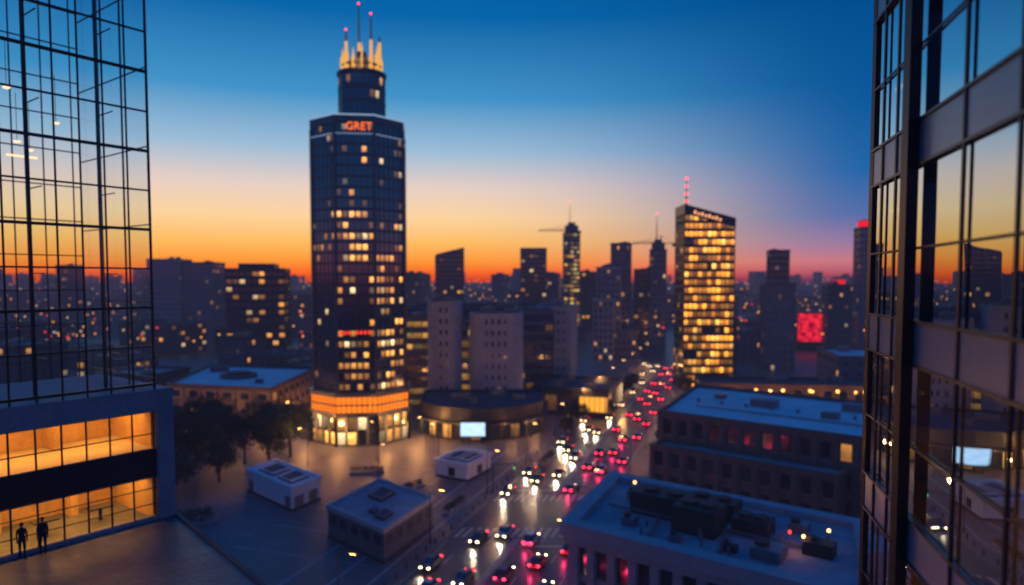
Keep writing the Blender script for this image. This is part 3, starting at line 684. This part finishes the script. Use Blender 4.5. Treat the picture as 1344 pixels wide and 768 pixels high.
# ------------------------------------------------------------------ PEOPLE
def person(loc,face,stride,cloth,h=1.76):
    root=link(bpy.data.objects.new('person',None));root.location=loc;root.rotation_euler=(0,0,face)
    V=[];E=[];Rr=[]
    def v(x,y,z,r,par=None,ry=None):
        V.append((x,y,z));Rr.append((r,ry or r))
        if par is not None:E.append((par,len(V)-1))
        return len(V)-1
    pel=v(0,0,.95,.15,None,.11);wa=v(0,.0,1.10,.135,pel,.1);ch=v(0,.0,1.30,.165,wa,.115);nk0=v(0,.0,1.45,.10,ch,.08);nk=v(0,.01,1.52,.055,nk0);hd0=v(0,.02,1.60,.075,nk,.085);hd1=v(0,.02,1.68,.078,hd0,.092);v(0,.01,1.745,.05,hd1,.06)
    for sgn,st in((-1,stride),(1,-stride)):
        hp=v(sgn*.09,0,.88,.095,pel);kn=v(sgn*.10,st*.45+.02,.50,.062,hp);an_=v(sgn*.10,st*.8,.09,.04,kn);hl_=v(sgn*.10,st*.8+.02,.05,.042,an_);v(sgn*.11,st*.8+.19,.035,.035,hl_,.028)
        sh_=v(sgn*.165,0,1.41,.062,ch);el=v(sgn*.205,-st*.35-.03,1.14,.044,sh_);wr=v(sgn*.20,-st*.5+.05,.90,.029,el);pm=v(sgn*.20,-st*.5+.07,.84,.034,wr,.018)
        for k,(dx,ln) in enumerate(((-.03,.07),(-.01,.085),(.01,.08),(.028,.06))):
            a=v(sgn*.20+dx*.9,-st*.5+.08,.80,.010,pm);v(sgn*.20+dx,-st*.5+.095,.80-ln*.8,.008,a)
        a=v(sgn*.20-sgn*.035,-st*.5+.10,.84,.011,pm);v(sgn*.20-sgn*.045,-st*.5+.12,.80,.009,a)
    me=bpy.data.meshes.new('body');me.from_pydata(V,E,[])
    o=link(bpy.data.objects.new('body',me));o.parent=root
    md=o.modifiers.new('skin','SKIN');
    sv=me.skin_vertices[0] if me.skin_vertices else None
    if sv is None:
        bpy.context.view_layer.objects.active=o;bpy.ops.mesh.customdata_skin_add();sv=me.skin_vertices[0]
    for i,r in enumerate(Rr): sv.data[i].radius=r
    sv.data[0].use_root=True
    s2=o.modifiers.new('sub','SUBSURF');s2.levels=2;s2.render_levels=2
    t=NT('clothes');tcn=t.n('ShaderNodeTexCoord');sp=t.n('ShaderNodeSeparateXYZ');t.l(tcn.outputs['Object'],sp.inputs[0]);z=sp.outputs[2]
    c1=t.mix(t.m('GREATER_THAN',z,.96),(.02,.022,.03,1),lin(cloth))
    c2=t.mix(t.m('GREATER_THAN',z,1.49),c1,(.42,.25,.18,1));c3=t.mix(t.m('LESS_THAN',z,.09),c2,(.01,.01,.01,1))
    ax=t.m('MULTIPLY',t.m('GREATER_THAN',t.m('ABSOLUTE',sp.outputs[0]),.155),t.m('MULTIPLY',t.m('LESS_THAN',z,.88),t.m('GREATER_THAN',z,.7)))
    c4=t.mix(ax,c3,(.42,.25,.18,1))
    me.materials.append(t.done(t.pr(c4,.8),False))
    m=MB();rings=[]
    for i in range(7):
        ph=i/6*math.pi*.52
        rings.append([(.087*math.sin(ph)*math.cos(a),.005+.1*math.sin(ph)*math.sin(a)-.008,1.675+.098*math.cos(ph)+(-.03 if (i==6 and math.sin(a)<.3) else 0)) for a in [2*math.pi*k/14 for k in range(14)]])
    for i in range(6):
        for k in range(14): m.face([rings[i][k],rings[i+1][k],rings[i+1][(k+1)%14],rings[i][(k+1)%14]],0)
    m.obj('hair',[basic('dark_hair',(.02,.015,.012),.6,haze=False)],root,True)
    m=MB();m.bar((0,.095,1.68),(0,.125,1.64),.012,0,.03)
    for sx_ in(-1,1):
        m.bar((sx_*.082,.01,1.69),(sx_*.09,.0,1.635),.022,0,.016)
    m.obj('nose_and_ears',[basic('skin',(.42,.25,.18),.6,haze=False)],root)
    m=MB()
    for sx_ in(-1,1): m.box(sx_*.032,.105,1.675,.02,.012,.01,0,0)
    m.box(0,.104,1.605,.045,.01,.008,0,0)
    m.obj('eyes_and_mouth',[M['black']],root)
    root.scale=(h/1.78,)*3
person((-23.85,32.75,TZ),math.radians(30),.10,(.03,.03,.04))
person((-23.25,33.35,TZ),math.radians(-150),.05,(.05,.04,.04),1.84)
# ------------------------------------------------------------------ RIGHT NEAR BUILDING
rb=link(bpy.data.objects.new('glass_tower',None))
rd=Vector((.253,1)).normalized();rin=Vector((rd.y,-rd.x));r0=Vector((3.95,0))
def RP(y,d_):
    p=r0+Vector((.253,1))*y+rin*d_;return(p.x,p.y)
Y0,Y1=-2.0,14.6
ZL,ZH=18.0,60.0
m=MB();a=RP(Y0,0);b=RP(Y1,0);m.face([(b[0],b[1],ZL),(a[0],a[1],ZL),(a[0],a[1],ZH),(b[0],b[1],ZH)],0)
c_=RP(Y1,6);m.face([(b[0],b[1],ZL),(c_[0],c_[1],ZL),(c_[0],c_[1],ZH),(b[0],b[1],ZH)],0)
m.obj('facade_glass',[gl_right],rb)
spm=basic('spandrel_panel',(.15,.20,.29),.32,metal=.0,var=.18,haze=False,ior=1.7)
m=MB();m2=MB();m3=MB();m4=MB()
def rbox(M_,y0,y1,d0,d1,z0,z1,mat=0): M_.prism([RP(y0,d0),RP(y0,d1),RP(y1,d1),RP(y1,d0)],z0,z1,mat,mat)
k=-6
while k<6:
    zb=CAMZ-1.45+3.4*k;zt_=zb+.75
    rbox(m,Y0,Y1,-.04,.12,zb,zt_)
    rbox(m3,Y0,Y1-.1,.12,6,zb+.05,zt_-.1)
    for zz in(zb,zt_): 
        a=RP(Y0,-.06);b=RP(Y1,-.06);m2.bar((a[0],a[1],zz),(b[0],b[1],zz),.045)
    a=RP(Y0,-.04);b=RP(Y1,-.04);m2.bar((a[0],a[1],zt_+1.25),(b[0],b[1],zt_+1.25),.035)
    for yy in((9.2,) if k>=0 else (7.6,9.6,10.9,13.6)):
        for dd in ((1.8,) if k>=0 else (1.4,3.2)):
            rbox(m4,yy,yy+.5,dd,dd+.12,zb-.03,zb+.04)
    k+=1
m.obj('spandrels',[spm],rb)
for yy in(4.5,6.3,8.1,9.75,12.9,13.8):
    a=RP(yy,-.05);m2.bar((a[0],a[1],ZL),(a[0],a[1],ZH),.045)
a=RP(Y1,0);m2.bar((a[0],a[1],ZL),(a[0],a[1],ZH),.14)
a=RP(11.75,-.16);m2.bar((a[0],a[1],ZL),(a[0],a[1],ZH),.20)
m2.obj('mullions',[M['black']],rb)
rbox(m3,Y0,Y1-.1,5.9,6.1,ZL,ZH)
for yy in(2.5,8.8): rbox(m3,yy,yy+.15,1.2,5.9,ZL,ZH)
m3.obj('floor_slabs_and_walls',[basic('interior_plaster',(.36,.24,.15),.8,haze=False)],rb)
m4.obj('ceiling_lamps',[emis('office_ceiling_lamp',(1,.5,.15),5)],rb)
for zz,e in((37.6,150),(34.0,210),(30.8,160)):
    a=RP(9,3);alight('office_light',(a[0],a[1],zz),e,8,3,math.atan2(rd.y,rd.x),rb,(1,.42,.09))
# ------------------------------------------------------------------ TREES
leafm=NT('foliage');g=leafm.n('ShaderNodeNewGeometry')
f=leafm.noise(g.outputs['Position'],.9,3)
lc=leafm.mix(leafm.m('MULTIPLY_ADD',f,1.8,-.4,clamp=True),(.014,.024,.012,1),(.06,.08,.035,1))
leafm=leafm.done(leafm.pr(lc,.7))
bark=basic('bark',(.06,.045,.035),.9)
def treemesh(h,cr,seed):
    rg=random.Random(seed);m=MB()
    m.cyl(0,0,0,.32,.16,h*.45,8,0)
    cl=[]
    for k in range(26):
        a=rg.uniform(0,6.28);rr=cr*math.sqrt(rg.random())*.9;z=h*(.36+.56*rg.random());
        s_=1-abs((z/h-.60))*1.2
        cl.append((rr*math.cos(a)*s_,rr*math.sin(a)*s_,z,cr*rg.uniform(.22,.42)))
    for c in cl[:9]: m.bar((0,0,h*rg.uniform(.22,.42)),(c[0],c[1],c[2]),.18,0,.04)
    for c in cl:
        for j in range(120):
            d=Vector((rg.gauss(0,1),rg.gauss(0,1),rg.gauss(0,.8)));d=d.normalized()*c[3]*(rg.random()**.4)
            p=Vector(c[:3])+d;u=Vector((rg.uniform(-1,1),rg.uniform(-1,1),rg.uniform(-1,1))).normalized();v_=u.orthogonal().normalized();s_=rg.uniform(.16,.36)
            m.face([p-u*s_,p+v_*s_*.6,p+u*s_,p-v_*s_*.6],1)
    return m.mesh('tree_mesh',[bark,leafm])
TM=[treemesh(11,5.2,1),treemesh(9,4.4,2),treemesh(12.5,6.0,3),treemesh(7,3.2,4)]
def tree(x,y,k=None,s_=1):
    o=link(bpy.data.objects.new('tree',TM[random.randrange(4) if k is None else k]));o.location=(x,y,.1);o.rotation_euler=(0,0,U(0,6.28));s_*=U(.9,1.12);o.scale=(s_,s_,s_)
for x,y,k in((-66,150,2),(-58,147,2),(-52,145,0),(-61,140,0),(-71,144,2),(-50,153,0),(-56,155,2),(-78,152,2),(-84,146,2),(-64,133,0),(-72,130,0),(-78,135,2),(-68,126,0),(-74,120,0),(-62,124,1),(-70,155,2),(-58,134,1),(-68,112,1),(-62,115,3),(-90,155,2)): tree(x,y,k)
for x,y,k in((14,175,3),(18,186,1),(36,160,3),(47,190,3),(28,200,3),(38,232,1),(44,250,1),(60,236,1)): tree(x,y,k,.75)
def hedge(x,y,w_,d_,ang,h=1.0):
    m=MB();m.box(x,y,.1,w_,d_,.5,ang,0)
    rg=random.Random(int(x*7+y));c,s_=math.cos(ang),math.sin(ang)
    for j in range(int(w_*d_*28)):
        a=rg.uniform(-.47,.47)*w_;b=rg.uniform(-.45,.45)*d_;z=.55+h*rg.random()**.7
        p=Vector((x+a*c-b*s_,y+a*s_+b*c,z));u=Vector((rg.uniform(-1,1),rg.uniform(-1,1),rg.uniform(-1,1))).normalized();v_=u.orthogonal().normalized();q_=rg.uniform(.12,.25)
        m.face([p-u*q_,p+v_*q_*.6,p+u*q_,p-v_*q_*.6],1)
    m.obj('planter_hedge',[kerb,leafm])
for a in((-20,128,9,1.6,.9),(-30,140,7,1.5,.1),(-10,118,8,1.4,1.25),(8,150,10,1.5,1.25),(-56,108,16,4,.6,1.6)): hedge(*a)
# ------------------------------------------------------------------ STREET LAMPS
def lampmesh():
    m=MB();m.cyl(0,0,0,.16,.14,.6,8,0);m.cyl(0,0,.6,.09,.06,7.4,8,0);m.bar((0,0,7.9),(1.0,0,8.5),.09,0);m.bar((1.0,0,8.5),(1.9,0,8.55),.08,0)
    m.prism(rect(2.0,0,.9,.32),8.46,8.62,0,0);m.prism(rect(2.0,0,.7,.24),8.40,8.45,1,1);return m.mesh('street_lamp_mesh',[M['black'],emis('sodium_lamp',(1,.5,.15),22)])
LM=lampmesh();ra=math.atan2(.951,.309)
def slamp(x,y,ang,e=0):
    o=link(bpy.data.objects.new('street_lamp',LM));o.location=(x,y,.12);o.rotation_euler=(0,0,ang)
    if e: plight('street_lamp_light',(x+2*math.cos(ang),y+2*math.sin(ang),8.2),e,(1,.44,.13),.25)
for i,y in enumerate(range(78,345,24)):
    slamp(road_x(y,-12),y,ra-math.pi/2,850 if y>110 else 200)
    slamp(road_x(y+10,12),y+10,ra+math.pi/2,850 if 130<y<300 else 0)
for x,y,e in((-30,150,1500),(-44,146,1200),(-20,158,1500),(-26,132,200),(-52,158,1200),(-16,148,400),(-70,164,900),(-90,164,800)): slamp(x,y,U(0,6),e)
m=MB()
for k in range(26):
    y=84+k*3;x=road_x(y,-11.3);m.cyl(x,y,.1,.12,.1,.9,8,0)
m.obj('bollards',[M['black']])
def signal(x,y,ang,col):
    m=MB();m.cyl(0,0,.1,.1,.08,5.6,8,0);m.bar((0,0,5.6),(4.2,0,5.9),.1,0)
    m.box(4.2,0,5.0,.35,.3,1.1,0,0);m.cyl(4.2,-.17,5.85 if col==1 else 5.15,.13,.13,.2,8,col)
    o=m.obj('traffic_light',[M['black'],M['red'],emis('green_lamp',(.1,1,.4),2)]);o.location=(x,y,0);o.rotation_euler=(0,0,ang)
signal(road_x(111,11.3),111,math.pi-.3,1);signal(road_x(127,-11.3),127,-.3,2);signal(road_x(127,11.3),127,math.pi-.3,1)
# ------------------------------------------------------------------ CARS
def carmesh(paint,kind=0):
    m=MB()
    secs=[(-2.2,.45,.70,.72),(-2.05,.30,.86,.82),(-1.3,.28,.93,.88),(0,.28,.92,.9),(1.1,.28,.90,.89),(1.9,.30,.76,.84),(2.2,.42,.62,.70)]
    def sec(x,z0,z1,w_): return [(x,-w_*.92,z0),(x,-w_,(z0+z1)/2),(x,-w_*.93,z1),(x,w_*.93,z1),(x,w_,(z0+z1)/2),(x,w_*.92,z0)]
    S_=[sec(*s) for s in secs]
    for i in range(len(S_)-1):
        for k in range(6): m.face([S_[i][k],S_[i][(k+1)%6],S_[i+1][(k+1)%6],S_[i+1][k]],0)
    m.face(S_[0],0);m.face(S_[-1][::-1],0)
    tall=1.72 if kind else 1.43
    cab=[(-1.9 if kind else -1.65,.92,.74),(-1.35 if kind else -.95,tall-.02,.60),(.25,tall,.60),(1.15,.90,.76)]
    top=[]
    for x,z,w_ in cab: top.append([(x,-w_,z),(x,w_,z)])
    for i in range(3):
        a,b=top[i],top[i+1];m.face([a[0],b[0],b[1],a[1]],0 if i==1 else 1)
    for sd in(0,1):
        m.face([cab_[sd] for cab_ in top],1)
    for x in(-1.35,1.38):
        for sy in(-1,1):
            n=14;r=.33
            for k in range(n):
                a=2*math.pi*k/n;b=2*math.pi*(k+1)/n
                m.face([(x+r*math.cos(a),sy*.70,r+r*math.sin(a)),(x+r*math.cos(b),sy*.70,r+r*math.sin(b)),(x+r*math.cos(b),sy*.915,r+r*math.sin(b)),(x+r*math.cos(a),sy*.915,r+r*math.sin(a))],2)
            m.face([(x+r*math.cos(2*math.pi*k/n),sy*.915,r+r*math.sin(2*math.pi*k/n)) for k in range(n)],2)
            m.face([(x+.19*math.cos(2*math.pi*k/n),sy*.92,r+.19*math.sin(2*math.pi*k/n)) for k in range(n)],5)
    for sy in(-1,1):
        m.box(2.12,sy*.58,.56,.14,.30,.15,0,3)
        m.box(-2.14,sy*.62,.68,.14,.32,.17,0,4)
        m.box(.85,sy*.93,.95,.16,.14,.12,0,0)
    m.box(2.19,0,.36,.08,.9,.12,0,2);m.box(-2.18,0,.45,.06,.5,.12,0,5)
    return m.mesh('car_mesh',[paint,M['carglass'],M['black'],M['head'],M['tail'],M['metal']])
M['carglass']=basic('car_window_glass',(.01,.012,.015),.08,ior=1.8)
M['head']=emis('headlight',(1,.70,.36),24);M['tail']=emis('taillight',(1,.015,.04),18)
CM=[carmesh(basic('car_paint_'+n_,c,.28),k) for n_,c,k in(('silver',(.4,.41,.43),0),('black',(.015,.015,.018),0),('white',(.7,.7,.7),1),('red',(.3,.02,.02),0),('blue',(.03,.06,.16),1),('grey',(.12,.12,.13),0))]
def car(y,lane,away):
    o=link(bpy.data.objects.new('car',random.choice(CM)));o.location=(road_x(y,lane),y,.01)
    o.rotation_euler=(0,0,ra if away else ra+math.pi);return o
def spot(y,lane,away=False):
    l=bpy.data.lights.new('headlight_beam','SPOT');l.energy=1300;l.color=(1,.76,.48);l.spot_size=math.radians(60);l.spot_blend=.6;l.shadow_soft_size=.15
    sg=1 if away else -1
    o=link(bpy.data.objects.new('headlight_beam',l));yy=y+2.4*sg;o.location=(road_x(yy,lane),yy,.75)
    o.rotation_euler=Vector((-.309*sg,-.951*sg,.16)).to_track_quat('Z','Y').to_euler()
random.seed(5)
for lane in(-8.6,-5.4,-2.3):
    y=84+U(0,16)
    while y<335:
        if not 108<y<122:
            car(y,lane+U(-.2,.2),False)
            if y<200: spot(y,lane)
        y+=U(13,34) if y<150 else U(18,38)
for lane in(2.3,5.4,8.6):
    y=66+U(0,16)
    while y<335:
        if not 106<y<124:
            car(y,lane+U(-.2,.2),True)
            if y<170: plight('brake_glow',(road_x(y-3,lane),y-3,.8),130,(1,.03,.14),.2)
        y+=U(11,26) if y<200 else U(16,32)
for k in range(4):
    p=Vector((22,114))+Vector((.78,-.62))*(k*12+2);o=link(bpy.data.objects.new('car',random.choice(CM)));o.location=(p.x,p.y,.01);o.rotation_euler=(0,0,math.atan2(-.62,.78)+(math.pi if k%2 else 0))
# ------------------------------------------------------------------ CITY BEYOND
random.seed(33)
occ=[(-127,345,26),(-215,455,30),(-46,505,22),(15,505,20),(47,550,18),(60,540,14),(53,356,20),(86,410,18),(70,470,14),(71,256,20),(118,305,16),(141,362,14),(183,385,16),(182,351,16),(173,398,16),(86,205,34),(125,240,24),(140,215,20),(93,430,10),(-10,250,48),(44,530,8)]
def free(x,y,r):
    if abs(x-road_x(y,0))<14+r: return False
    if y<345 and x<62 : 
        if x>-60: return False
    if x*x+y*y<230**2: return False
    return all((x-a)**2+(y-b)**2>(r+c)**2 for a,b,c in occ)
fms=['darkoff','darkoff','grey','blue','brown','darkoff','darkoff','grey']
cnt=0
for _ in range(900):
    y=U(235,760);x=U(-.82,.82)*y;wd=U(12,30);dp=U(12,26)
    if not free(x,y,max(wd,dp)*.62): continue
    occ.append((x,y,max(wd,dp)*.62))
    h=U(6,17) if R()<.8 else U(17,30)
    if y>520 and R()<.08: h=U(42,54)
    fk=random.choice(fms)
    bld('city_building',rect(x,y,wd,dp,random.choice((-.31,-.31,.1,-.1))),h,F[fk],bay=3.2,fh=3.5,trim=random.choice(('trim_dark','trim_dark','trim_mid')),roof=random.choice(('roof_dark','roof_dark','roof_blue')),pier=.15 if y<450 else 0,slab=.15,units=3)
    cnt+=1
    if cnt>150: break
m=MB();mats=[F['darkoff'],F['grey'],F['darkoff'],F['blue'],M['roof_dark'],M['roof_blue']]
for _ in range(2300):
    d_=760*math.exp(R()*2.0);x=U(-.85,.85)*d_;wd=U(16,55);dp=U(16,40);h=U(8,24)
    if R()<.035: h=U(34,52)+d_*.007;wd=U(14,26)
    if abs(x-road_x(d_,0))<wd*.6+14: continue
    q=rect(x,d_,wd,dp,U(-.4,.2));mi=random.randrange(4)
    for i in range(4):
        a=q[i];b=q[(i+1)%4];nb=int(math.dist(a,b)/3.3)+1;u0=random.randrange(900)
        m.face([(a[0],a[1],0),(b[0],b[1],0),(b[0],b[1],h),(a[0],a[1],h)],mi,[(u0,0),(u0+nb,0),(u0+nb,int(h/3.4)+1),(u0,int(h/3.4)+1)])
    m.face([(p[0],p[1],h) for p in q],4+(R()<.3))
    if R()<.4: m.box(x,d_,h,wd*.3,dp*.3,3,0,4)
m.obj('distant_city_buildings',mats)
m=MB()
for _ in range(1200):
    d_=300*math.exp(R()*2.7);x=U(-.82,.82)*d_;s_=.26+d_*.0006;r_=R();mi=0 if r_<.6 else (1 if r_<.8 else (2 if r_<.93 else 3))
    if d_<345 and x>-150 and x<70: continue
    m.cyl(x,d_,U(5,14)+(d_*.008),s_,s_,s_*1.5,5,mi)
m.obj('distant_city_lights',[emis('far_amber',(1,.36,.08),1.5),emis('far_warm',(1,.6,.3),1.2),emis('far_red',(1,.04,.08),1.5),emis('far_cool',(.6,.8,1),.9)])
print('objects',len(bpy.data.objects),'city',cnt)
